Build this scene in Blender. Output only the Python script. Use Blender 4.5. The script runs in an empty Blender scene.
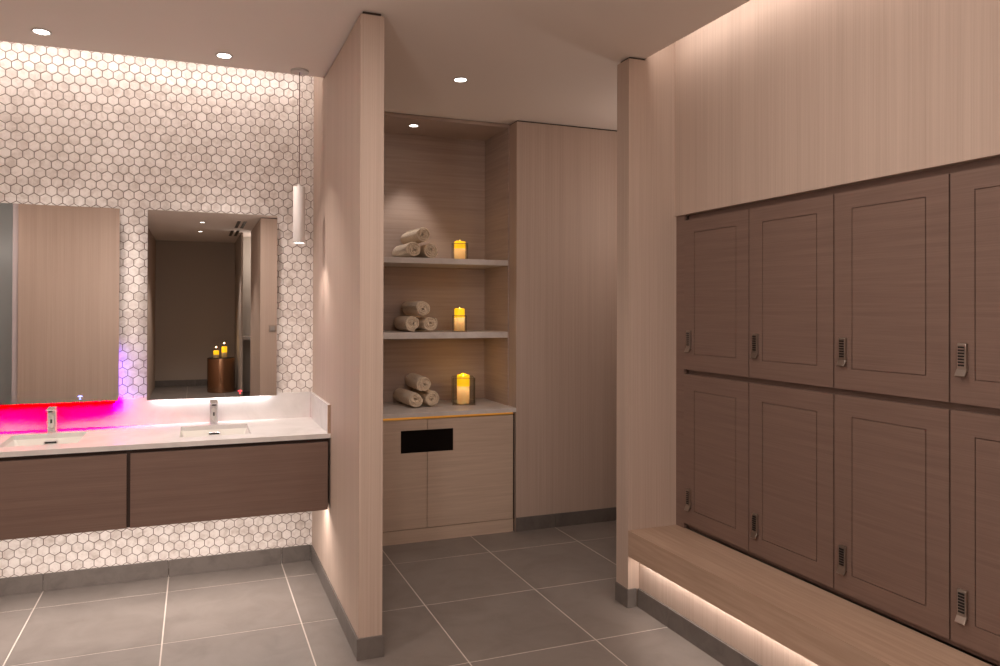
import bpy, bmesh, math, random
from mathutils import Vector, Matrix, noise

random.seed(7)
sc = bpy.context.scene
COL = sc.collection
PI = math.pi

# ------------------------------------------------------------------ materials
def srgb(r, g, b):
    def f(c):
        c /= 255.0
        return c / 12.92 if c <= 0.04045 else ((c + 0.055) / 1.055) ** 2.4
    return (f(r), f(g), f(b), 1.0)

def new_mat(name):
    m = bpy.data.materials.new(name)
    m.use_nodes = True
    nt = m.node_tree
    return m, nt, nt.nodes['Principled BSDF']

def plain(name, col, rough=0.5, metal=0.0, spec=0.5):
    m, nt, b = new_mat(name)
    b.inputs['Base Color'].default_value = (*col[:3], 1)
    b.inputs['Roughness'].default_value = rough
    b.inputs['Metallic'].default_value = metal
    b.inputs['Specular IOR Level'].default_value = spec
    return m

def glow(name, col, strength):
    m, nt, b = new_mat(name)
    b.inputs['Base Color'].default_value = (*col[:3], 1)
    b.inputs['Emission Color'].default_value = (*col[:3], 1)
    b.inputs['Emission Strength'].default_value = strength
    return m

def wood(name, c_dark, c_light, scale, rough=0.55, bump=0.08, coarse=None, contrast=(0.35, 0.65)):
    """Veneer: fine streaks from stretched noise; scale = noise frequency per axis."""
    m, nt, b = new_mat(name)
    N = nt.nodes; L = nt.links
    tc = N.new('ShaderNodeTexCoord')
    mp = N.new('ShaderNodeMapping'); mp.inputs['Scale'].default_value = scale
    L.new(tc.outputs['Object'], mp.inputs['Vector'])
    n1 = N.new('ShaderNodeTexNoise'); n1.inputs['Scale'].default_value = 1.0
    n1.inputs['Detail'].default_value = 4.0; n1.inputs['Roughness'].default_value = 0.6
    L.new(mp.outputs[0], n1.inputs['Vector'])
    mp2 = N.new('ShaderNodeMapping')
    mp2.inputs['Scale'].default_value = coarse or tuple(s * 0.12 for s in scale)
    L.new(tc.outputs['Object'], mp2.inputs['Vector'])
    n2 = N.new('ShaderNodeTexNoise'); n2.inputs['Scale'].default_value = 1.0
    n2.inputs['Detail'].default_value = 2.0
    L.new(mp2.outputs[0], n2.inputs['Vector'])
    mx = N.new('ShaderNodeMath'); mx.operation = 'MULTIPLY_ADD'
    L.new(n2.outputs['Fac'], mx.inputs[0]); mx.inputs[1].default_value = 0.35
    mu = N.new('ShaderNodeMath'); mu.operation = 'MULTIPLY'; mu.inputs[1].default_value = 0.65
    L.new(n1.outputs['Fac'], mu.inputs[0]); L.new(mu.outputs[0], mx.inputs[2])
    cr = N.new('ShaderNodeValToRGB')
    cr.color_ramp.elements[0].position = contrast[0]; cr.color_ramp.elements[0].color = (*c_dark[:3], 1)
    cr.color_ramp.elements[1].position = contrast[1]; cr.color_ramp.elements[1].color = (*c_light[:3], 1)
    L.new(mx.outputs[0], cr.inputs[0])
    L.new(cr.outputs[0], b.inputs['Base Color'])
    b.inputs['Roughness'].default_value = rough
    b.inputs['Specular IOR Level'].default_value = 0.35
    if bump:
        bp = N.new('ShaderNodeBump'); bp.inputs['Strength'].default_value = bump; bp.inputs['Distance'].default_value = 0.002
        L.new(mx.outputs[0], bp.inputs['Height']); L.new(bp.outputs[0], b.inputs['Normal'])
    return m

def stone(name, c1, c2, scale, rough=0.4, island=0.0, bump=0.0):
    """Mottled stone; island > 0 lightens or darkens each separate tile a little."""
    m, nt, b = new_mat(name)
    N = nt.nodes; L = nt.links
    tc = N.new('ShaderNodeTexCoord')
    n1 = N.new('ShaderNodeTexNoise'); n1.inputs['Scale'].default_value = scale
    n1.inputs['Detail'].default_value = 6.0; n1.inputs['Roughness'].default_value = 0.62; n1.inputs['Distortion'].default_value = 0.6
    L.new(tc.outputs['Object'], n1.inputs['Vector'])
    fac = n1.outputs['Fac']
    if island:
        g = N.new('ShaderNodeNewGeometry')
        mu = N.new('ShaderNodeMath'); mu.operation = 'MULTIPLY_ADD'
        L.new(g.outputs['Random Per Island'], mu.inputs[0]); mu.inputs[1].default_value = island
        L.new(fac, mu.inputs[2]); fac = mu.outputs[0]
        sb = N.new('ShaderNodeMath'); sb.operation = 'SUBTRACT'; sb.inputs[1].default_value = island * 0.5
        L.new(fac, sb.inputs[0]); fac = sb.outputs[0]
    cr = N.new('ShaderNodeValToRGB')
    cr.color_ramp.elements[0].position = 0.25; cr.color_ramp.elements[0].color = (*c1[:3], 1)
    cr.color_ramp.elements[1].position = 0.6; cr.color_ramp.elements[1].color = (*c2[:3], 1)
    L.new(fac, cr.inputs[0]); L.new(cr.outputs[0], b.inputs['Base Color'])
    b.inputs['Roughness'].default_value = rough
    if bump:
        bp = N.new('ShaderNodeBump'); bp.inputs['Strength'].default_value = bump; bp.inputs['Distance'].default_value = 0.003
        L.new(n1.outputs['Fac'], bp.inputs['Height']); L.new(bp.outputs[0], b.inputs['Normal'])
    return m

M = {}
# vertical-grain pale veneer on walls
M['wall_wood'] = wood('pale_vertical_veneer', (.43, .335, .275), (.54, .432, .362), (190, 190, 1.1), rough=0.6, contrast=(.3, .7))
M['wall_wood_soft'] = wood('pale_veneer_horizontal', (.50, .39, .305), (.60, .48, .38), (3, 3, 90), rough=0.55)
M['niche_wood'] = wood('niche_veneer_horizontal', (.37, .29, .245), (.49, .395, .34), (2.2, 2.2, 70), rough=0.55, contrast=(.32, .68))
M['brown_wood'] = wood('brown_veneer', (.160, .104, .083), (.208, .140, .113), (4, 4, 300), rough=0.45, coarse=(1.2, 1.2, 60))
M['bench_wood'] = wood('bench_veneer', (.38, .265, .19), (.49, .355, .265), (60, 3, 60), rough=0.45)
M['dark_recess'] = plain('dark_reveal', (.035, .018, .012), 0.7)
M['paint'] = plain('ceiling_paint', (.86, .80, .75), 0.85, spec=0.2)
M['plaster'] = plain('taupe_plaster', (.42, .36, .31), 0.85, spec=0.2)
M['pale_plaster'] = plain('pale_plaster', (.6, .57, .52), 0.8, spec=0.2)
M['hex'] = stone('white_marble_hexagon', (.56, .50, .46), (.84, .80, .77), 26, 0.28, island=0.18)
M['grout_dark'] = plain('taupe_grout', (.19, .14, .115), 0.9)
M['grout_light'] = plain('pale_grout', (.62, .56, .51), 0.9)
M['floor'] = stone('taupe_porcelain', (.165, .144, .130), (.215, .19, .172), 5, 0.42, island=0.12)
M['base'] = stone('taupe_porcelain_skirting', (.105, .092, .083), (.15, .132, .12), 14, 0.45, island=0.12)
M['quartz'] = stone('white_quartz', (.60, .58, .565), (.72, .705, .69), 5, 0.25)
M['shelf_stone'] = stone('pale_grey_quartz', (.58, .54, .51), (.70, .66, .63), 12, 0.35)
M['ceramic'] = plain('ceramic', (.70, .69, .64), 0.15)
M['chrome'] = plain('chrome', (.86, .86, .88), 0.2, 1.0)
M['steel'] = plain('brushed_steel', (.46, .41, .37), 0.3, 1.0)
M['black'] = plain('black_plastic', (.012, .011, .011), 0.4)
M['void'] = plain('matt_black', (.008, .006, .005), 0.9, spec=0.05)
M['white'] = plain('white_enamel', (.62, .59, .57), 0.4)
M['brass'] = plain('brass', (.78, .48, .16), 0.3, 1.0)
M['copper'] = plain('bronze_mirror_metal', (.42, .24, .14), 0.16, 1.0)
M['mirror'] = plain('silver_mirror', (.84, .83, .82), 0.0, 1.0)
M['mirror_edge'] = plain('mirror_edge', (.5, .48, .47), 0.3, 0.6)
M['lens'] = glow('lamp_lens', (1.0, .93, .84), 9.0)
M['led'] = glow('led_strip', (1.0, .84, .72), 6.0)
M['led_white'] = glow('led_strip_cool', (1.0, .95, .93), 4.0)
M['led_pink'] = glow('led_strip_pink', (1.0, .03, .16), 3.0)
M['led_amber'] = glow('led_strip_amber', (1.0, .45, .06), 0.32)
M['blue_icon'] = glow('blue_icon', (.25, .3, 1.0), 3.0)
M['red_icon'] = glow('red_icon', (1.0, .06, .08), 1.6)
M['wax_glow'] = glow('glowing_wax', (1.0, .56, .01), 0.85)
M['flame'] = glow('flame', (1.0, .75, .15), 3.0)
def wax_mat():
    """Translucent wax that lets the light inside the candle through."""
    m, nt, b = new_mat('candle_wax')
    N = nt.nodes; L = nt.links
    df = N.new('ShaderNodeBsdfDiffuse'); df.inputs['Color'].default_value = (.82, .76, .58, 1)
    tl = N.new('ShaderNodeBsdfTranslucent'); tl.inputs['Color'].default_value = (.85, .78, .52, 1)
    mx = N.new('ShaderNodeMixShader'); mx.inputs[0].default_value = .45
    L.new(df.outputs[0], mx.inputs[1]); L.new(tl.outputs[0], mx.inputs[2])
    L.new(mx.outputs[0], N['Material Output'].inputs['Surface'])
    return m
M['wax'] = wax_mat()
M['edge'] = plain('bronze_glass_edge', (.16, .12, .07), 0.3)
M['frost'] = plain('grey_blue_glazing', (.46, .55, .58), 0.35)
M['light_trim'] = plain('pale_door_trim', (.55, .5, .52), 0.5)

def glass_mat():
    """Thin smoked glass: tinted transparency under a weak gloss."""
    m, nt, b = new_mat('smoked_glass')
    N = nt.nodes; L = nt.links
    tr = N.new('ShaderNodeBsdfTransparent'); tr.inputs['Color'].default_value = (.95, .94, .90, 1)
    gl = N.new('ShaderNodeBsdfGlossy'); gl.inputs['Roughness'].default_value = .03
    fr = N.new('ShaderNodeFresnel'); fr.inputs['IOR'].default_value = 1.45
    mx = N.new('ShaderNodeMixShader')
    L.new(fr.outputs[0], mx.inputs[0]); L.new(tr.outputs[0], mx.inputs[1]); L.new(gl.outputs[0], mx.inputs[2])
    L.new(mx.outputs[0], N['Material Output'].inputs['Surface'])
    return m
M['glass'] = glass_mat()

def towel_mat():
    m, nt, b = new_mat('terry_cotton')
    N = nt.nodes; L = nt.links
    tc = N.new('ShaderNodeTexCoord')
    n1 = N.new('ShaderNodeTexNoise'); n1.inputs['Scale'].default_value = 170; n1.inputs['Detail'].default_value = 3
    L.new(tc.outputs['Object'], n1.inputs['Vector'])
    cr = N.new('ShaderNodeValToRGB')
    cr.color_ramp.elements[0].position = .3; cr.color_ramp.elements[0].color = (.66, .54, .40, 1)
    cr.color_ramp.elements[1].position = .7; cr.color_ramp.elements[1].color = (.90, .78, .61, 1)
    L.new(n1.outputs['Fac'], cr.inputs[0]); L.new(cr.outputs[0], b.inputs['Base Color'])
    bp = N.new('ShaderNodeBump'); bp.inputs['Strength'].default_value = .9; bp.inputs['Distance'].default_value = .006
    L.new(n1.outputs['Fac'], bp.inputs['Height']); L.new(bp.outputs[0], b.inputs['Normal'])
    b.inputs['Roughness'].default_value = 0.95
    b.inputs['Sheen Weight'].default_value = 0.3
    b.inputs['Specular IOR Level'].default_value = 0.1
    return m
M['towel'] = towel_mat()

# ------------------------------------------------------------------ helpers
def box(bm, x0, x1, y0, y1, z0, z1):
    v = [bm.verts.new(p) for p in ((x0, y0, z0), (x1, y0, z0), (x1, y1, z0), (x0, y1, z0),
                                   (x0, y0, z1), (x1, y0, z1), (x1, y1, z1), (x0, y1, z1))]
    for f in ((3, 2, 1, 0), (4, 5, 6, 7), (0, 1, 5, 4), (1, 2, 6, 5), (2, 3, 7, 6), (3, 0, 4, 7)):
        bm.faces.new([v[i] for i in f])
    return v

def boxes(*bs):
    bm = bmesh.new()
    for b in bs: box(bm, *b)
    return bm

def prism(bm, pts, axis, a, b):
    """Extrude a closed 2-D outline along an axis from a to b. pts are in the other two axes, in order."""
    def P(p, t):
        if axis == 'x': return (t, p[0], p[1])
        if axis == 'y': return (p[0], t, p[1])
        return (p[0], p[1], t)
    A = [bm.verts.new(P(p, a)) for p in pts]; B = [bm.verts.new(P(p, b)) for p in pts]
    n = len(pts)
    bm.faces.new(A); bm.faces.new(B[::-1])
    for i in range(n): bm.faces.new((A[i], B[i], B[(i + 1) % n], A[(i + 1) % n]))

def lathe(bm, prof, cx=0, cy=0, seg=32):
    """Revolve (radius, z) pairs about a vertical axis."""
    rings = []
    for r, z in prof:
        if r < 1e-6: rings.append([bm.verts.new((cx, cy, z))])
        else: rings.append([bm.verts.new((cx + r * math.cos(2 * PI * k / seg), cy + r * math.sin(2 * PI * k / seg), z)) for k in range(seg)])
    for a, b in zip(rings, rings[1:]):
        for k in range(seg):
            k2 = (k + 1) % seg
            if len(a) == 1 and len(b) == 1: continue
            if len(a) == 1: bm.faces.new((a[0], b[k2], b[k]))
            elif len(b) == 1: bm.faces.new((a[k], a[k2], b[0]))
            else: bm.faces.new((a[k], a[k2], b[k2], b[k]))

def obj(name, bm, mat, parent=None, bevel=0.0, smooth=False, loc=None, seg=2):
    bmesh.ops.recalc_face_normals(bm, faces=bm.faces[:])
    me = bpy.data.meshes.new(name); bm.to_mesh(me); bm.free()
    me.materials.append(M[mat] if isinstance(mat, str) else mat)
    if smooth:
        me.polygons.foreach_set('use_smooth', [True] * len(me.polygons))
    o = bpy.data.objects.new(name, me); COL.objects.link(o)
    if parent is not None: o.parent = parent
    if loc: o.location = loc
    if smooth:
        try: me.set_sharp_from_angle(angle=math.radians(40))
        except Exception: pass
    if bevel:
        md = o.modifiers.new('bevel', 'BEVEL'); md.width = bevel; md.segments = seg; md.limit_method = 'ANGLE'; md.harden_normals = False
    return o

def tag(o, label, cat, group=None):
    o['label'] = label; o['category'] = cat
    if group: o['group'] = group
    return o

def thing(name, label, cat, loc=(0, 0, 0), rotz=0, group=None):
    o = bpy.data.objects.new(name, None); COL.objects.link(o)
    o.location = loc; o.rotation_euler = (0, 0, rotz); o.empty_display_size = 0.1
    return tag(o, label, cat, group)

def struct(name, bm, mat, bevel=0.0):
    o = obj(name, bm, mat, bevel=bevel); o['kind'] = 'structure'; return o

def dup(root, loc, label, group=None, rotz=None):
    r = root.copy(); COL.objects.link(r); r.location = loc; r['label'] = label
    if rotz is not None: r.rotation_euler = (0, 0, rotz)
    if group: r['group'] = group
    for ch in list(root.children):
        c = ch.copy(); COL.objects.link(c); c.parent = r
        for g in list(ch.children):
            d = g.copy(); COL.objects.link(d); d.parent = c
    return r

# ------------------------------------------------------------------ dimensions (metres)
ZC = 2.726                    # ceiling
XP0, XP1, YP = 0.648, 0.7505, 2.918      # partition
YV, YS = 4.171, 3.848         # hexagon tile wall, edge of the ceiling in front of it
YF = 4.257                    # far veneer wall
YN0, YNB = 4.372, 4.784       # niche front, niche back
XN, YN = 2.014, 2.989         # nib wall by the lockers
XS = 2.114                    # edge of the ceiling in front of the locker wall
XL = 2.296                    # locker door face
XW = 2.286                    # veneer wall above the lockers

# ------------------------------------------------------------------ setting
# floor: porcelain slabs on a pale grout bed
bm = bmesh.new()
gx, gy, px, py = 0.4735, 3.945, 0.6045, 0.600
for i in range(-6, 5):
    for j in range(-17, 2):
        x0, x1 = gx + i * px + .003, gx + (i + 1) * px - .003
        y0, y1 = gy + (j) * py + .003, gy + (j + 1) * py - .003
        box(bm, x0, x1, y0, y1, -0.02, 0.0)
fl = struct('floor', bm, 'floor')
g = struct('trim_1', boxes((-3.2, 3.5, -6.3, 5.2, -0.06, -0.0012)), 'grout_light')

# ceiling: slab that stops short of the tile wall and of the locker wall, upper slabs over both coves
struct('ceiling', boxes((-2.6, XS, -6.2, YS, ZC, ZC + .06),
                        (XP0 + .004, 3.3, YS, 5.0, ZC, ZC + .06), (XS, 3.3, YN + .055, YS, ZC, ZC + .06),
                        (-2.6, .72, 3.3, 4.3, 3.02, 3.08), (1.8, 2.5, -6.2, 3.1, 3.02, 3.08),
                        (-2.6, .72, 3.3, 3.34, ZC + .06, 3.02), (1.8, 1.84, -6.2, 3.1, ZC + .06, 3.02),
                        (XS, 3.3, -6.2, -1.0, ZC, ZC + .06)), 'paint')

# wall with hexagon mosaic
gw = struct('wall_vanity', boxes((-2.6, XP0, YV + .003, YV + .12, 0, 3.02)), 'grout_dark')
bm = bmesh.new()
P = .0527; RR = P / math.sqrt(3); gap = .0018
hx, hz = -0.6575, 0.162
for j in range(-4, 68):
    z = hz + j * P * math.sqrt(3) / 2
    for i in range(-38, 27):
        x = hx + i * P + (P / 2 if j % 2 else 0)
        if x > XP0 + .02 or x < -2.6 or z > 3.02: continue
        ring = []
        for r, y in ((RR - gap * 1.1, YV + .004), (RR - gap * 1.1, YV + .0012), (RR - gap * 1.1 - .0012, YV)):
            ring.append([bm.verts.new((min(x + r * math.cos(PI / 6 + k * PI / 3), XP0), y, max(z + r * math.sin(PI / 6 + k * PI / 3), 0))) for k in range(6)])
        bm.faces.new(ring[2])
        for a, b in ((0, 1), (1, 2)):
            for k in range(6):
                bm.faces.new((ring[a][k], ring[a][(k + 1) % 6], ring[b][(k + 1) % 6], ring[b][k]))
hexo = obj('hexagon_mosaic', bm, 'hex', gw)

# partition between the vanity and the niche, with a shadow gap at the ceiling
pw = struct('wall_partition', boxes((XP0, XP1, YP, 4.95, 0, ZC - .014), (XP0, XP0 + .0038, YS - .02, 4.2, ZC - .014, 3.02)), 'wall_wood', bevel=.0015)
obj('shadow_gap', boxes((XP0 + .012, XP1 - .012, YP + .012, 4.9, ZC - .014, ZC)), 'dark_recess', pw)
# far veneer wall
fw = struct('wall_far', boxes((2.0, 3.3, YF, 4.95, 0, ZC - .010)), 'wall_wood', bevel=.0015)
obj('shadow_gap', boxes((2.01, 3.3, YF + .012, 4.9, ZC - .010, ZC)), 'dark_recess', fw)
struct('wall_far_side', boxes((3.2, 3.3, 2.9, 4.4, 0, ZC)), 'wall_wood')
# nib wall closing the lockers
nb = struct('wall_nib', boxes((XN, XS, YN, 3.092, 0, ZC - .012), (XS, 3.25, YN, 3.092, 0, 3.02)), 'wall_wood')
obj('shadow_gap', boxes((XN + .012, XS, YN + .012, 3.08, ZC - .012, ZC)), 'dark_recess', nb)
# veneer wall above the lockers, panel under the bench
struct('wall_locker', boxes((XW, XW + .1, -1.0, YN, 1.943, 3.02)), 'wall_wood')
struct('wall_right', boxes((2.42, 2.5, -6.2, 1.16, 0, 3.02), (XL, 2.45, -1.0, 1.158, .38, 1.943), (2.76, 2.8, 1.1, YN, 0, 2.0)), 'wall_wood')
struct('wall_bench', boxes((2.076, 2.12, -1.0, YN, 0, .34)), 'wall_wood')
# brown filler strips around the lockers
struct('trim_2', boxes((XL + .002, XL + .02, 2.927, YN, .38, 1.943), (XL + .030, XL + .0415, 1.15, 2.93, .38, .43), (XL + .030, XL + .0415, 1.15, 2.93, 1.13, 1.19), (XL + .030, XL + .0415, 1.15, 2.93, 1.89, 1.943)), 'brown_wood')
# niche lining
struct('wall_niche', boxes((.8, 2.0, YNB, YNB + .05, .8175, ZC), (.755, .83, YN0, YNB, .8175, ZC), (1.991, 1.9995, YN0, YNB, .8175, ZC),
                           (.83, 1.991, YN0, YNB, 2.70, ZC - .004)), 'niche_wood')
struct('trim_3', boxes((.755, 2.0, YN0 + .01, YNB, ZC - .004, ZC)), 'dark_recess')

# skirting tiles
def skirt(name, segs, axis, a, b, z1=.0905):
    bm = bmesh.new()
    for s0, s1 in zip(segs, segs[1:]):
        if axis == 'x': box(bm, s0 + .0012, s1 - .0012, a, b, 0, z1)
        else: box(bm, a, b, s0 + .0012, s1 - .0012, 0, z1)
    return struct(name, bm, 'base', bevel=.001)
skirt('baseboard_vanity', [-2.6, -1.944, -1.340, -.7355, -.131, .4735, XP0 - .008], 'x', YV - .009, YV)
skirt('baseboard_partition', [YP - .008, 3.345, 3.945, YV - .009], 'y', XP0 - .008, XP0)
skirt('baseboard_partition_end', [XP0 - .008, XP1 + .006], 'x', YP - .008, YP)
skirt('baseboard_partition_right', [YP, 3.345, 3.945, YF], 'y', XP1, XP1 + .006)
skirt('baseboard_far', [2.0, 2.287, 2.891, 3.2], 'x', YF - .009, YF)
skirt('baseboard_nib', [XN - .008, 2.06], 'x', YN - .008, YN)
skirt('baseboard_nib_side', [YN - .008, 3.092], 'y', XN - .008, XN)
skirt('baseboard_bench', [-1.0, -.855, -.255, .345, .945, 1.545, 2.145, 2.745, YN - .009], 'y', 2.062, 2.076)

# the room behind the camera, seen in the mirrors
struct('wall_left', boxes((-2.6, -2.5, -6.2, 4.3, 0, 3.02)), 'wall_wood')
struct('wall_front', boxes((-1.905, -.70, -6.1, -1.0, 0, ZC)), 'wall_wood')
struct('door_1', boxes((-2.5, -1.965, -1.5, -1.45, 0, ZC)), 'frost')
struct('trim_4', boxes((-1.965, -1.905, -1.5, -1.02, 0, ZC)), 'light_trim')
struct('wall_behind', boxes((-.70, 1.9, -6.05, -5.94, 0, ZC)), 'plaster')
struct('wall_behind_side', boxes((.71, .74, -5.94, -3.95, 0, ZC)), 'plaster')
struct('wall_recess', boxes((1.45, 1.5, -4.72, -3.64, 0, ZC), (.74, 1.5, -4.80, -4.72, 0, ZC)), 'pale_plaster')
struct('wall_column', boxes((.842, 2.42, -3.64, -1.81, 0, ZC - .012)), 'wall_wood')
struct('trim_5', boxes((.857, 2.42, -3.6, -1.825, ZC - .012, ZC)), 'dark_recess')
skirt('baseboard_behind', [-.7, 0.0, .71], 'x', -5.94, -5.925, .12)

# ------------------------------------------------------------------ vanity
YC = 3.578
va = thing('vanity_cabinet', 'brown wood wall-hung vanity cabinet under the white counter, two wide drawer fronts', 'vanity', (-.29, 3.87, 0))
ox, oy = -.29, 3.87
def lb(x0, x1, y0, y1, z0, z1): return (x0 - ox, x1 - ox, y0 - oy, y1 - oy, z0, z1)
obj('carcass', boxes(lb(-1.25, .640, YC + .022, YV - .001, .4595, .48), lb(-.30, -.275, YC + .012, YC + .0215, .4525, .808), lb(-1.25, .640, YC + .022, YC + .034, .48, .8135), lb(-1.25, .640, YV - .02, YV - .001, .48, .8135), lb(-1.25, -1.235, YC + .034, YV - .02, .48, .8135), lb(.625, .640, YC + .034, YV - .02, .48, .8135)), 'dark_recess', va)
obj('drawer_front', boxes(lb(-.2795, .634, YC, YC + .021, .452, .7950)), 'brown_wood', va, bevel=.001)
obj('drawer_front', boxes(lb(-1.25, -.2955, YC, YC + .021, .452, .7950)), 'brown_wood', va, bevel=.001)
o = obj('light_strip', boxes(lb(-1.24, .635, YC + .06, YC + .072, .4535, .4593)), 'led', va)

# counter with two rectangular sink cut-outs
sinks = [(-.845, -.515), (-.07, .268)]
SY0, SY1 = 3.70, 4.03
vt = thing('vanity_countertop', 'white quartz vanity countertop with upstand, running along the hexagon tile wall', 'countertop', (ox, oy, .81))
K0, K1 = .814 - .81, .8375 - .81
def lk(x0, x1, y0, y1, z0=K0, z1=K1): return (x0 - ox, x1 - ox, y0 - oy, y1 - oy, z0, z1)
bm = boxes(lk(-1.25, XP0, YC - .002, SY0), lk(-1.25, XP0, SY1, YV - .0005), lk(-1.25, sinks[0][0], SY0, SY1),
           lk(sinks[0][1], sinks[1][0], SY0, SY1), lk(sinks[1][1], XP0, SY0, SY1))
bmesh.ops.remove_doubles(bm, verts=bm.verts[:], dist=1e-5)
obj('worktop', bm, 'quartz', vt)
obj('backsplash', boxes(lk(-1.25, XP0 - .016, YV - .018, YV - .0005, K1, .984 - .81)), 'quartz', vt, bevel=.001)
obj('side_upstand', boxes(lk(XP0 - .015, XP0 - .0005, YC + .006, YV - .0005, K1, .982 - .81)), 'quartz', vt, bevel=.001)
obj('upstand_end', boxes(lk(XP0 - .0155, XP0 - .0005, YC + .001, YC + .006, K1, .982 - .81)), 'bench_wood', vt)  # stone end given a wood tone that paints in its brown reflection

def make_basin(x0, x1, label):
    cx, cy = (x0 + x1) / 2, (SY0 + SY1) / 2
    t = thing('sink_basin', label, 'sink', (cx, cy, .708), group='undermount basins')
    hw, hd = (x1 - x0) / 2, (SY1 - SY0) / 2
    bm = bmesh.new()
    # nested rounded rectangles: outer rim, inner lip, sloping wall, floor
    def rr(w, d, r, z, n=5):
        pts = []
        for (sx, sy, a0) in ((1, 1, 0), (-1, 1, PI / 2), (-1, -1, PI), (1, -1, 3 * PI / 2)):
            for k in range(n + 1):
                a = a0 + k * PI / 2 / n
                pts.append(bm.verts.new((sx * (w - r) + r * math.cos(a), sy * (d - r) + r * math.sin(a), z)))
        return pts
    L = [rr(hw + .02, hd + .02, .02, .1055), rr(hw + .001, hd + .001, .012, .1058), rr(hw - .004, hd - .004, .012, .10),
         rr(hw - .022, hd - .03, .03, .035), rr(hw - .05, hd - .07, .03, .018)]
    for a, b in zip(L, L[1:]):
        n = len(a)
        for k in range(n): bm.faces.new((a[k], a[(k + 1) % n], b[(k + 1) % n], b[k]))
    bm.faces.new(L[-1])
    # outer shell
    S = [L[0], rr(hw + .01, hd + .01, .03, .02), rr(hw - .04, hd - .05, .03, 0)]
    for a, b in zip(S, S[1:]):
        n = len(a)
        for k in range(n): bm.faces.new((a[(k + 1) % n], a[k], b[k], b[(k + 1) % n]))
    bm.faces.new(S[-1][::-1])
    obj('bowl', bm, 'ceramic', t, smooth=True)
    bm = bmesh.new(); lathe(bm, [(0, .021), (.026, .021), (.028, .0185), (.028, .0175)], seg=24)
    obj('drain', bm, 'chrome', t, smooth=True)
    # overflow slot on the far wall of the bowl
    bm = bmesh.new(); box(bm, -.032, .032, hd - .0155, hd - .004, .078, .094)
    ov = obj('overflow_slot', bm, 'chrome', t, bevel=.003)
    bm = bmesh.new(); box(bm, -.026, .026, hd - .0172, hd - .0153, .0815, .0905)
    obj('slot_opening', bm, 'black', ov)
    return t
make_basin(*sinks[0], 'white undermount sink at left, below the pink-lit wall')
make_basin(*sinks[1], 'white undermount sink at right, below the mirror reflecting the gold drum table')

def make_faucet(x, label):
    t = thing('faucet', label, 'faucet', (x, 4.085, .8378), group='sensor taps')
    bm = bmesh.new(); lathe(bm, [(0, 0), (.026, 0), (.026, .004), (.023, .006), (0, .006)], seg=28)
    obj('base_plate', bm, 'chrome', t, smooth=True)
    bm = bmesh.new()
    prism(bm, [(.022, .005), (-.021, .005), (-.024, .110), (-.075, .113), (-.078, .121), (.020, .130)], 'x', -.021, .021)
    obj('body', bm, 'chrome', t, bevel=.004, seg=3)
    bm = bmesh.new(); lathe(bm, [(0, .107), (.012, .107), (.012, .115), (0, .115)], 0, -.062, 20)
    obj('aerator', bm, 'black', t, smooth=True)
    # oval sensor plate on the front of the body
    bm = bmesh.new()
    pts = []
    for k in range(28):
        a = 2 * PI * k / 28
        pts.append((.0125 * math.cos(a), .056 + (.020 if math.sin(a) > 0 else -.020) + .0125 * math.sin(a)))
    prism(bm, pts, 'y', -.0275, -.020)
    sp = obj('sensor_plate', bm, 'white', t)
    obj('sensor_eye', boxes((-.004, .004, -.0290, -.0270, .046, .066)), 'black', sp, bevel=.001)
    return t
make_faucet(-.685, 'chrome sensor tap standing at the left sink against pink glow')
make_faucet(.097, 'chrome sensor tap standing at the right sink against white glow')

# ------------------------------------------------------------------ mirrors
def make_mirror(x0, x1, label, led, icon, icx):
    cx = (x0 + x1) / 2; hw = (x1 - x0) / 2
    y0 = 4.1255
    t = thing('mirror', label, 'mirror', (cx, YV, .974), group='backlit vanity mirrors')
    d = y0 - YV
    obj('mirror_glass', boxes((-hw, hw, d, d + .005, 0, 1.024)), 'mirror', t)
    obj('backing', boxes((-hw + .03, hw - .03, d + .005, -.001, .03, .994)), 'mirror_edge', t)
    obj('light_strip', boxes((-hw + .035, hw - .035, d + .012, d + .020, .024, .030)), led, t)
    bm = bmesh.new()
    a = .012
    # small touch symbol: a dome over a bar and a dot
    pts = [(a * math.cos(PI * k / 10), .004 + .6 * a * math.sin(PI * k / 10)) for k in range(11)]
    prism(bm, pts, 'y', d - .0006, d)
    box(bm, -.0022, .0022, d - .0006, d, -.006, .003)
    box(bm, -.005, .005, d - .0006, d, -.010, -.0065)
    o = obj('touch_symbol', bm, icon, t, loc=(icx - cx, 0, .027))
    return t
make_mirror(-1.061, -.381, 'rectangular frameless wall mirror at left, pink light below, glowing blue touch symbol', 'led_pink', 'blue_icon', -.564)
make_mirror(-.2435, .437, 'rectangular frameless wall mirror at right, reflecting gold drum table, red touch symbol', 'led_white', 'red_icon', .237)

# ------------------------------------------------------------------ pendant lamp
pt = thing('pendant_lamp', 'slim white cylinder pendant lamp hanging on a thin cord before the hexagon tiles', 'lamp', (.512, 3.778, 1.815))
bm = bmesh.new(); lathe(bm, [(0, .905), (.036, .905), (.047, .900), (.047, .911), (0, .911)], seg=32); obj('canopy', bm, 'white', pt, smooth=True)
bm = bmesh.new(); lathe(bm, [(0, .31), (.0026, .31), (.0026, .902), (0, .902)], seg=10); obj('cord', bm, 'grout_dark', pt, smooth=True)
bm = bmesh.new(); lathe(bm, [(0, .312), (.006, .312), (.007, .296), (.030, .296), (.0315, .294), (.0315, 0), (.029, 0), (.029, .28), (0, .28)], seg=36)
obj('shade', bm, 'white', pt, smooth=True)
bm = bmesh.new(); lathe(bm, [(0, .004), (.028, .004), (.028, .010), (0, .010)], seg=32); obj('lens', bm, 'lens', pt, smooth=True)

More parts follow.
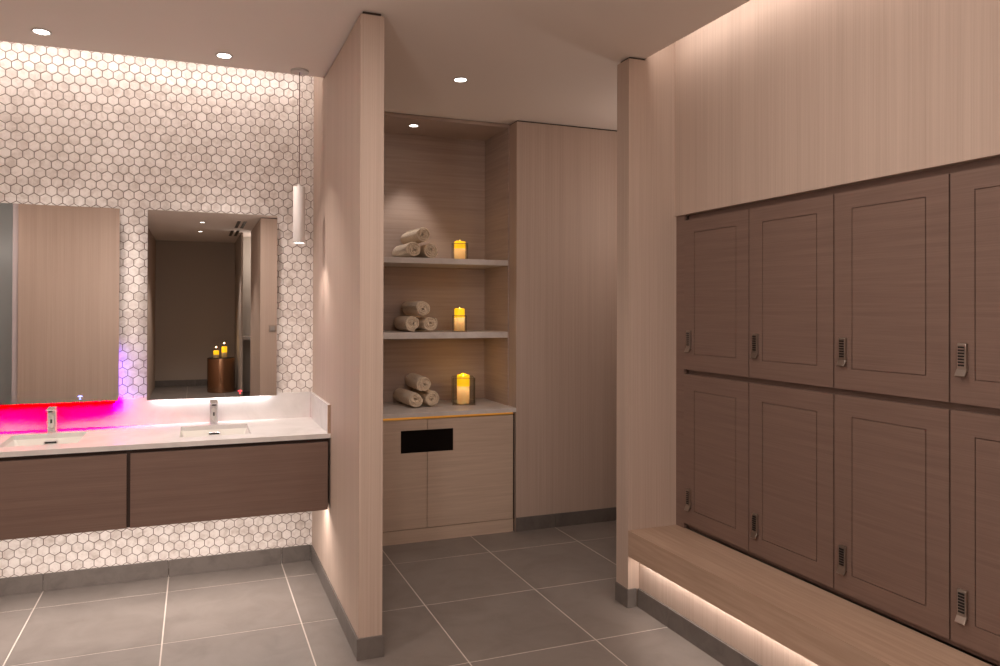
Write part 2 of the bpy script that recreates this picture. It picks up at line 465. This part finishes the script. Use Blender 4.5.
# ------------------------------------------------------------------ downlights
def make_downlight(x, y, z, label, r=.036):
    t = thing('recessed_downlight', label, 'ceiling light', (x, y, z), group='recessed downlights')
    bm = bmesh.new(); lathe(bm, [(r, 0), (r + .007, -.0015), (r + .007, -.003), (r - .002, -.004), (r - .004, -.001), (r, 0)], seg=36)
    obj('trim_ring', bm, 'white', t, smooth=True)
    bm = bmesh.new(); lathe(bm, [(0, -.002), (r - .003, -.002), (r - .003, -.0005), (0, -.0005)], seg=32)
    obj('lens', bm, 'lens', t, smooth=True)
    return t
make_downlight(-.665, 3.650, ZC, 'round recessed ceiling light above the left sink, nearest the left edge')
make_downlight(.128, 3.680, ZC, 'round recessed ceiling light above the right sink, left of the pendant')
make_downlight(1.359, 3.617, ZC, 'round recessed ceiling light over the passage in front of the towel niche')
make_downlight(1.372, 4.54, 2.70, 'small round recessed light in the roof of the towel niche', .031)
make_downlight(.087, -2.697, ZC, 'round ceiling light seen in the right mirror, upper of the reflected pair')
make_downlight(.070, -4.022, ZC, 'round ceiling light seen in the right mirror, lower of the reflected pair')

# ------------------------------------------------------------------ niche: cabinet, counter, shelves
nc = thing('storage_cabinet', 'pale wood two-door storage cabinet with a black hamper slot under the towel shelves', 'cabinet', (1.385, 4.5, 0))
def ln(x0, x1, y0, y1, z0, z1): return (x0 - 1.385, x1 - 1.385, y0 - 4.5, y1 - 4.5, z0, z1)
YK = 4.262
DT = .7705
obj('carcass', boxes(ln(.76, 1.992, YK + .024, YNB, .088, .55), ln(.76, 1.992, YK + .14, YNB, .55, .772), ln(.76, 1.20, YK + .024, YK + .14, .55, .772),
                     ln(1.57, 1.992, YK + .024, YK + .14, .55, .772)), 'wall_wood_soft', nc)
obj('plinth', boxes(ln(.76, 1.984, YK + .002, YK + .03, 0, .0835)), 'wall_wood_soft', nc)
obj('side_reveal', boxes(ln(1.984, 1.9985, YK + .02, YNB, 0, .772)), 'dark_recess', nc)
def door(pts, name='door'):
    bm = bmesh.new(); prism(bm, [(p[0] - 1.385, p[1]) for p in pts], 'y', YK - 4.5, YK + .02 - 4.5)
    return obj(name, bm, 'wall_wood_soft', nc, bevel=.001)
door([(.762, .087), (1.3835, .087), (1.3835, .563), (1.211, .563), (1.211, .705), (1.3835, .705), (1.3835, DT), (.762, DT)])
door([(1.3865, .087), (1.981, .087), (1.981, DT), (1.3865, DT), (1.3865, .705), (1.560, .705), (1.560, .563), (1.3865, .563)])
obj('hamper_slot', boxes(ln(1.2105, 1.5605, YK + .006, YK + .014, .5625, .7055)), 'void', nc)
obj('light_reveal', boxes(ln(.76, 1.984, YK + .010, YK + .02, .7775, .7885)), 'led_amber', nc)
obj('brass_trim', boxes(ln(.76, 1.984, YK + .004, YK + .02, .7715, .7775)), 'brass', nc)
tag(obj('niche_countertop', boxes((.757, 1.9988, 4.252, YN0 + .002, .789, .817), (.832, 1.9905, YN0 + .002, YNB - .001, .789, .817)), 'shelf_stone', bevel=.001),
    'pale stone top of the storage cabinet carrying three rolled towels and the largest candle', 'countertop')
tag(obj('niche_shelf', boxes((.831, 1.9905, YN0 + .001, YNB - .001, 1.764, 1.801)), 'shelf_stone', bevel=.001),
    'upper stone shelf in the niche with towels and the smallest candle', 'shelf', 'niche shelves')
tag(obj('niche_shelf', boxes((.831, 1.9905, YN0 + .001, YNB - .001, 1.276, 1.317)), 'shelf_stone', bevel=.001),
    'middle stone shelf in the niche with towels and a tall narrow candle', 'shelf', 'niche shelves')

# ------------------------------------------------------------------ rolled towels
def towel_bm(seed, R=.056, Ln=.25, a0=0.0, turns=3.6):
    """A towel strip rolled into a spiral: ribbon with rounded edges, axis along +Y, front end at y = 0."""
    rnd = random.Random(seed)
    bm = bmesh.new()
    n = 150; t = R / turns
    ys = [(0.0, .55), (.0035, .85), (.009, 1.0), (.06, 1.0), (.13, 1.0), (.19, 1.0), (Ln - .009, 1.0), (Ln - .0035, .85), (Ln, .55)]
    rows = []
    for i in range(n + 1):
        th = 2 * PI * turns * i / n
        rc = .006 + (R - t * .5 - .006) * i / n + .0012 * math.sin(3.1 * th * .37 + seed)
        rowi = []
        for (y, k) in ys:
            off = .004 * math.sin(th * 2.3 + seed * 1.7)          # uneven edge of the roll
            wob = .003 * noise.noise((math.cos(th) * 1.5 + seed, math.sin(th) * 1.5, y * 12))
            for sgn in (1, -1):
                r = rc + sgn * t * .43 * k + wob
                if i == n: r = rc + sgn * t * .10 * k + wob
                a = th + a0
                xx, zz = r * math.cos(a), r * math.sin(a)
                zz *= .97
                rowi.append(bm.verts.new((xx, y + off, zz)))
        rows.append(rowi)
    m = len(ys)
    for i in range(n):
        A, B = rows[i], rows[i + 1]
        for j in range(m - 1):
            bm.faces.new((A[2 * j], A[2 * j + 2], B[2 * j + 2], B[2 * j]))
            bm.faces.new((A[2 * j + 1], B[2 * j + 1], B[2 * j + 3], A[2 * j + 3]))
        bm.faces.new((A[0], B[0], B[1], A[1])); bm.faces.new((A[-2], A[-1], B[-1], B[-2]))
    return bm
TG = 'rolled towels in the niche'
PL = [('upper shelf', 1.801, 4.405, 1.337, 1.457, 1.397), ('middle shelf', 1.317, 4.40, 1.329, 1.454, 1.400), ('cabinet top', .817, 4.44, 1.362, 1.480, 1.424)]
for q, (where, z, y, xa, xb, xt) in enumerate(PL):
    R = .0555
    for k, (x, zz, what) in enumerate(((xa, z + .0558, 'bottom left'), (xb, z + .0558, 'bottom right'), (xt, z + .154, 'top'))):
        dy = (0, .012, .004)[k]
        o = obj('rolled_towel', towel_bm(q * 3 + k + 1, R, .33, a0=(q * 1.3 + k * 2.1)), 'towel', smooth=True, loc=(x, y + dy, zz))
        o.rotation_euler = (0, 0, (.02, -.04, .05)[(q + k) % 3])
        tag(o, 'beige rolled towel, %s of the pyramid of three on the %s' % (what, where), 'towel', TG)

# ------------------------------------------------------------------ candles in smoked glass
def candle(x, y, z, w, hg, hc, rc, label_g, label_c, rot, power):
    t = thing('candle_holder', label_g, 'candle holder', (x, y, z), rot, 'glass candle holders')
    h = w / 2; th = .004
    bm = bmesh.new()
    out = [(-h, -h), (h, -h), (h, h), (-h, h)]; inn = [(-h + th, -h + th), (h - th, -h + th), (h - th, h - th), (-h + th, h - th)]
    ob = [bm.verts.new((*p, 0)) for p in out]; ot = [bm.verts.new((*p, hg)) for p in out]
    it = [bm.verts.new((*p, hg)) for p in inn]; ib = [bm.verts.new((*p, th)) for p in inn]
    bm.faces.new(ob[::-1]); bm.faces.new(ib)
    for k in range(4):
        j = (k + 1) % 4
        bm.faces.new((ob[k], ob[j], ot[j], ot[k])); bm.faces.new((ot[k], ot[j], it[j], it[k])); bm.faces.new((it[k], it[j], ib[j], ib[k]))
    obj('glass_box', bm, 'glass', t)
    bm = bmesh.new()
    e = .0014
    for (sx, sy) in ((-1, -1), (1, -1), (1, 1), (-1, 1)):
        box(bm, sx * h - e, sx * h + e, sy * h - e, sy * h + e, 0, hg)
    for s in (-1, 1):
        box(bm, -h, h, s * h - e, s * h + e, hg - .003, hg + .001); box(bm, s * h - e, s * h + e, -h, h, hg - .003, hg + .001)
    obj('edge_frame', bm, 'edge', t)
    c = thing('pillar_candle', label_c, 'candle', (x, y, z + th + .0005), rot, 'lit pillar candles')
    hs = hc * (.60 if hc > .12 else .62)
    bm = bmesh.new(); lathe(bm, [(0, 0), (rc * .98, 0), (rc, .002), (rc, hs)], seg=36); obj('wax_body', bm, 'wax', c, smooth=True)
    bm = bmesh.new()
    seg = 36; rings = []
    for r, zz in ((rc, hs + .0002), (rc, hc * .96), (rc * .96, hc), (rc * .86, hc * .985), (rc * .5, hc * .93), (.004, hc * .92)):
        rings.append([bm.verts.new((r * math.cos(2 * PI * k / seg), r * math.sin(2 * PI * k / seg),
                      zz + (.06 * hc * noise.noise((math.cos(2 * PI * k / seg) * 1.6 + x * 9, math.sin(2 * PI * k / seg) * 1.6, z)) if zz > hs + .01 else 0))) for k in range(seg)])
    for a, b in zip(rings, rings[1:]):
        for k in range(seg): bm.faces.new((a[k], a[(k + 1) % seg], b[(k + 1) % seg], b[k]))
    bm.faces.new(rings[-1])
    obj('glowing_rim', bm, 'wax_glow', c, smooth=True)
    bm = bmesh.new(); lathe(bm, [(0, hc * .92), (.003, hc * .92 + .004), (.0042, hc * .92 + .010), (.002, hc * .92 + .019), (0, hc * .92 + .024)], seg=14)
    obj('flame', bm, 'flame', c, smooth=True)
    ld = bpy.data.lights.new('candle_core', 'POINT'); ld.energy = power * .25; ld.color = (.95, 1.0, .74); ld.shadow_soft_size = .01
    lo = bpy.data.objects.new('candle_core', ld); COL.objects.link(lo); lo.location = (x, y, z + hs * .93)
    ld = bpy.data.lights.new('candle_light', 'POINT'); ld.energy = power; ld.color = (1, .55, .16); ld.shadow_soft_size = .006
    lo = bpy.data.objects.new('candle_light', ld); COL.objects.link(lo); lo.location = (x, y, z + hc + .035)
candle(1.690, 4.50, 1.801, .108, .110, .122, .038, 'small smoked glass candle holder on the upper niche shelf', 'short lit yellow pillar candle on the upper niche shelf', -.35, .18)
candle(1.689, 4.50, 1.317, .094, .108, .150, .035, 'narrow smoked glass candle holder on the middle niche shelf', 'lit yellow pillar candle standing above its glass on the middle niche shelf', -.35, .22)
candle(1.737, 4.55, .817, .150, .185, .196, .043, 'largest smoked glass candle holder, on the cabinet top', 'tallest lit yellow pillar candle, on the cabinet top', -.30, .3)

# ------------------------------------------------------------------ lockers
WL, HL = .4355, .7415
def make_locker(label, y0, z0, lock_z, groove):
    """Locker whose door's left edge (as seen) is at y0; local x points into the wall, door face at x = 0."""
    t = thing('locker', label, 'locker', (XL, y0, z0), group='brown lockers above the bench')
    obj('carcass', boxes((.042, .44, -WL, 0, .002, HL - .002), (.019, .042, -WL + .02, -.02, .03, HL - .03)), 'brown_wood', t)
    dm = boxes((.005, .019, -WL, 0, 0, HL))
    gz0, gz1 = groove; gi = .075; gw = .0035
    box(dm, 0, .0052, -WL, 0, 0, gz0); box(dm, 0, .0052, -WL, 0, gz1, HL)
    box(dm, 0, .0052, -gi, 0, gz0, gz1); box(dm, 0, .0052, -WL, -WL + gi, gz0, gz1)
    box(dm, 0, .0052, -WL + gi + gw, -gi - gw, gz0 + gw, gz1 - gw)
    d = obj('door', dm, 'brown_wood', t)
    # combination lock: metal plate with a column of black keys and a flared thumb pull
    lm = bmesh.new(); prism(lm, [(0, 0), (-.010, .002), (-.012, .010), (-.012, .086), (-.009, .090), (0, .090)], 'y', -.056, -.028)
    lk_ = obj('lock', lm, 'steel', t, bevel=.001, loc=(0, 0, lock_z))
    for k in range(7):
        km = boxes((-.0142, -.0115, -.0515, -.0325, .0175 + k * .0095, .0235 + k * .0095))
        obj('key', km, 'black', lk_)
    pm = bmesh.new(); prism(pm, [(-.010, .010), (-.022, -.013), (-.019, -.016), (-.007, -.001)], 'y', -.0575, -.0265)
    obj('thumb_pull', pm, 'steel', lk_, bevel=.0008)
    return t
lab = ['leftmost column, next to the pale return wall', 'second column from the pale return wall', 'third column from the pale return wall', 'fourth column, cut by the right edge']
up = make_locker('brown locker in the upper row, ' + lab[0], 2.925, 1.1725, .103, (.078, .678))
lo = make_locker('brown locker in the lower row, ' + lab[0], 2.925, .4075, .088, (.075, .666))
for k in range(1, 4):
    y = 2.925 - k * .441
    dup(up, (XL, y, 1.1725), 'brown locker in the upper row, ' + lab[k])
    dup(lo, (XL, y, .4075), 'brown locker in the lower row, ' + lab[k])

# ------------------------------------------------------------------ bench
be = thing('bench', 'long pale wood wall bench with light glowing beneath, running along below the lockers', 'bench', (2.15, 1.0, 0))
obj('seat', boxes((2.014 - 2.15, XL + .012 - 2.15, -2.0, YN - 1.0 - .001, .345, .3795)), 'bench_wood', be)
obj('front_fascia', boxes((2.014 - 2.15, 2.034 - 2.15, -2.0, YN - 1.0 - .001, .252, .345)), 'bench_wood', be)
obj('light_strip', boxes((2.036 - 2.15, 2.046 - 2.15, -2.0, YN - 1.0 - .01, .258, .262)), 'led', be)

# ------------------------------------------------------------------ things seen in the mirror
st = thing('drum_table', 'bronze mirror-polished drum table seen reflected in the right mirror', 'side table', (.43, -4.85, 0))
bm = bmesh.new(); lathe(bm, [(0, 0), (.225, 0), (.225, .012), (.235, .014), (.235, .586), (.232, .594), (.19, .594), (0, .594)], seg=48)
obj('drum', bm, 'copper', st, smooth=True)
bm = bmesh.new(); lathe(bm, [(0, .5945), (.215, .5945), (.215, .600), (0, .600)], seg=48); obj('top', bm, 'black', st, smooth=True)
def far_candle(x, y, h, label):
    c = thing('pillar_candle', label, 'candle', (x, y, .6005), 0, 'lit candles on the drum table')
    bm = bmesh.new(); lathe(bm, [(0, 0), (.045, 0), (.047, .003), (.047, h * .45), (0, h * .45)], seg=28); obj('wax_body', bm, 'wax', c, smooth=True)
    bm = bmesh.new(); lathe(bm, [(0, h * .455), (.047, h * .455), (.047, h * .95), (.042, h), (.03, h * .96), (0, h * .9)], seg=28); obj('glowing_rim', bm, 'wax_glow', c, smooth=True)
    ld = bpy.data.lights.new('candle_light', 'POINT'); ld.energy = .5; ld.color = (1, .6, .2); ld.shadow_soft_size = .003
    l = bpy.data.objects.new('candle_light', ld); COL.objects.link(l); l.location = (x, y, .6005 + h + .06)
far_candle(.345, -4.80, .125, 'shorter lit candle on the reflected drum table, at left')
far_candle(.485, -4.88, .19, 'taller lit candle on the reflected drum table, at right')
for (x, y, label) in ((.63, -2.8, 'dark slotted air vent in the reflected ceiling, nearer of two'), (.60, -4.1, 'dark slotted air vent in the reflected ceiling, farther of two')):
    t = thing('air_vent', label, 'air vent', (x, y, ZC), 0, 'slotted ceiling vents')
    obj('frame', boxes((-.085, .085, -.49, .49, -.004, -.0005)), 'paint', t)
    for s in (-.042, .042):
        obj('slot', boxes((s - .024, s + .024, -.46, .46, -.0052, -.0042)), 'black', t)
sw = thing('wall_switch', 'grey wall switch plate seen at the right edge of the right mirror', 'switch', (1.005, -1.81, 1.19))
obj('plate', boxes((-.045, .045, .0005, .009, -.045, .045)), 'steel', sw, bevel=.002)
obj('rocker', boxes((-.028, .028, .009, .012, -.030, .030)), 'mirror_edge', sw, bevel=.001)
tag(obj('wall_ledge', boxes((.752, 1.44, -4.715, -4.30, .93, .98)), 'quartz', bevel=.002), 'white ledge in the reflected recess behind the drum table', 'shelf')

# ------------------------------------------------------------------ lights
WARM = (1.0, .855, .775)
def area(name, loc, rot, sx, sy, power, col=WARM, spread=PI):
    ld = bpy.data.lights.new(name, 'AREA'); ld.shape = 'RECTANGLE'; ld.size = sx; ld.size_y = sy
    ld.energy = power; ld.color = col; ld.spread = spread
    o = bpy.data.objects.new(name, ld); COL.objects.link(o); o.location = loc; o.rotation_euler = rot
    return o
def spot(name, loc, power, angle=70, blend=.6, col=WARM, target=None, r=.03):
    ld = bpy.data.lights.new(name, 'SPOT'); ld.energy = power; ld.color = col
    ld.spot_size = math.radians(angle); ld.spot_blend = blend; ld.shadow_soft_size = r
    o = bpy.data.objects.new(name, ld); COL.objects.link(o); o.location = loc
    if target is not None:
        o.rotation_euler = (Vector(target) - Vector(loc)).to_track_quat('-Z', 'Y').to_euler()
    return o
def disk(name, loc, power, col=WARM, r=.05, spread=PI):
    ld = bpy.data.lights.new(name, 'AREA'); ld.shape = 'DISK'; ld.size = 2 * r; ld.energy = power; ld.color = col; ld.spread = spread
    o = bpy.data.objects.new(name, ld); COL.objects.link(o); o.location = loc
    return o
R = math.radians
# coves
area('cove_vanity_light', (-.95, 3.842, 2.845), (R(75), 0, 0), 3.1, .03, 7.5)
area('cove_locker_light', (2.108, 1.0, 2.835), (R(75), 0, R(-90)), 3.9, .03, 7.5)
# under-vanity and under-bench strips
area('vanity_strip_light', (-.30, YC + .085, .451), (R(12), 0, 0), 1.85, .012, 10)
area('bench_strip_light', (2.050, 1.0, .256), (R(25), 0, R(-90)), 3.9, .01, 4.5)
# mirrors' lower edges
pink = area('mirror_pink_light', (-.721, 4.134, .992), (R(2), 0, 0), .66, .012, 60, (1, 1, 1))
# deep red-pink LED: a narrow-band primary lies outside sRGB, so its green and blue components are slightly negative
pink.data.use_nodes = True
pn = pink.data.node_tree; em = pn.nodes['Emission']
cx = pn.nodes.new('ShaderNodeCombineXYZ')
cx.inputs[0].default_value = 1.0; cx.inputs[1].default_value = -.038; cx.inputs[2].default_value = -.003
pn.links.new(cx.outputs[0], em.inputs['Color'])
area('mirror_white_light', (.097, 4.138, .992), (R(8), 0, 0), .62, .012, .8, (1.0, .90, .90))
area('mirror_violet_light', (-.405, 4.148, 1.12), (0, R(-90), 0), .25, .02, .3, (.30, .08, 1.0))
area('mirror_blue_light', (-.39, 4.134, .985), (R(2), R(-50), 0), .04, .012, .22, (.22, .03, 1.0))
# downlights and pendant
for (x, y) in ((-.665, 3.65), (.128, 3.68)): spot('downlight_and_fill', (x, y, ZC - .012), 48, 86, .6)
spot('downlight_and_fill', (1.359, 3.617, ZC - .012), 14, 84, .6)
spot('downlight_and_fill', (1.372, 4.54, 2.685), 16, 66, .4)
spot('downlight_and_fill', (.087, -2.697, ZC - .012), 80, 90, .6)
spot('downlight_and_fill', (.070, -4.022, ZC - .012), 100, 90, .6)
spot('pendant_light', (.512, 3.778, 1.812), 9, 110, .8, r=.025)
# added fill lights at the ceiling along the room, out of view, no fittings
for (x, y) in ((-.6, 2.2), (.3, 1.6), (1.35, 1.9), (1.35, .3), (-.6, .2), (.35, -1.2), (-1.8, 1.4)):
    disk('downlight_and_fill', (x, y, ZC - .008), 6.5 if x > 1 else 9.5)
for (x, y, z, e) in ((3.0, 3.5, 2.1, 6), (1.1, -4.2, 2.3, 7), (-2.3, -.5, 2.2, 5)):  # added unseen fill lights brightening the far passage, recess and glazing
    ld = bpy.data.lights.new('side_fill', 'POINT'); ld.energy = e; ld.color = WARM; ld.shadow_soft_size = .06
    lo = bpy.data.objects.new('side_fill', ld); COL.objects.link(lo); lo.location = (x, y, z)
# added fill lights out of view, lifting the ceiling, no lamp modelled
for (x, y, e) in ((1.45, -.5, 16), (-.6, .5, 36)):
    ld = bpy.data.lights.new('ceiling_fill', 'POINT'); ld.energy = e; ld.color = WARM; ld.shadow_soft_size = .06
    lo = bpy.data.objects.new('ceiling_fill', ld); COL.objects.link(lo); lo.location = (x, y, 1.85)

w = bpy.data.worlds.new('World'); sc.world = w; w.use_nodes = True
w.node_tree.nodes['Background'].inputs[0].default_value = (.02, .017, .015, 1)

# ------------------------------------------------------------------ camera
cd = bpy.data.cameras.new('Camera'); cam = bpy.data.objects.new('Camera', cd); COL.objects.link(cam)
F = 706.94; yaw, pitch, roll = .34559, .005524, .0031016
cd.sensor_width = 36.0; cd.sensor_fit = 'HORIZONTAL'; cd.lens = 36.0 * F / 1000.0
cd.shift_x = (500 - 450.0) / 1000.0; cd.shift_y = (304.95 - 333.0) / 1000.0
f = Vector((math.sin(yaw) * math.cos(pitch), math.cos(yaw) * math.cos(pitch), math.sin(pitch)))
r = Vector((math.cos(yaw), -math.sin(yaw), 0)); u = r.cross(f)
c, s = math.cos(roll), math.sin(roll)
r2 = r * c + u * s; u2 = u * c - r * s
cam.matrix_world = Matrix(((r2.x, u2.x, -f.x, 0), (r2.y, u2.y, -f.y, 0), (r2.z, u2.z, -f.z, 1.47), (0, 0, 0, 1)))
cd.clip_start = .02; cd.clip_end = 60
sc.camera = cam

sc.view_settings.view_transform = 'Standard'; sc.view_settings.look = 'None'
sc.view_settings.gamma = 1.0; sc.view_settings.use_curve_mapping = False
sc.view_settings.exposure = 0.12
sc.cycles.use_denoising = True
sc.cycles.max_bounces = 10; sc.cycles.diffuse_bounces = 6; sc.cycles.glossy_bounces = 5; sc.cycles.transmission_bounces = 8
sc.cycles.sample_clamp_indirect = 3.0
sc.cycles.caustics_refractive = False; sc.cycles.caustics_reflective = False
sc.cycles.blur_glossy = 0.5
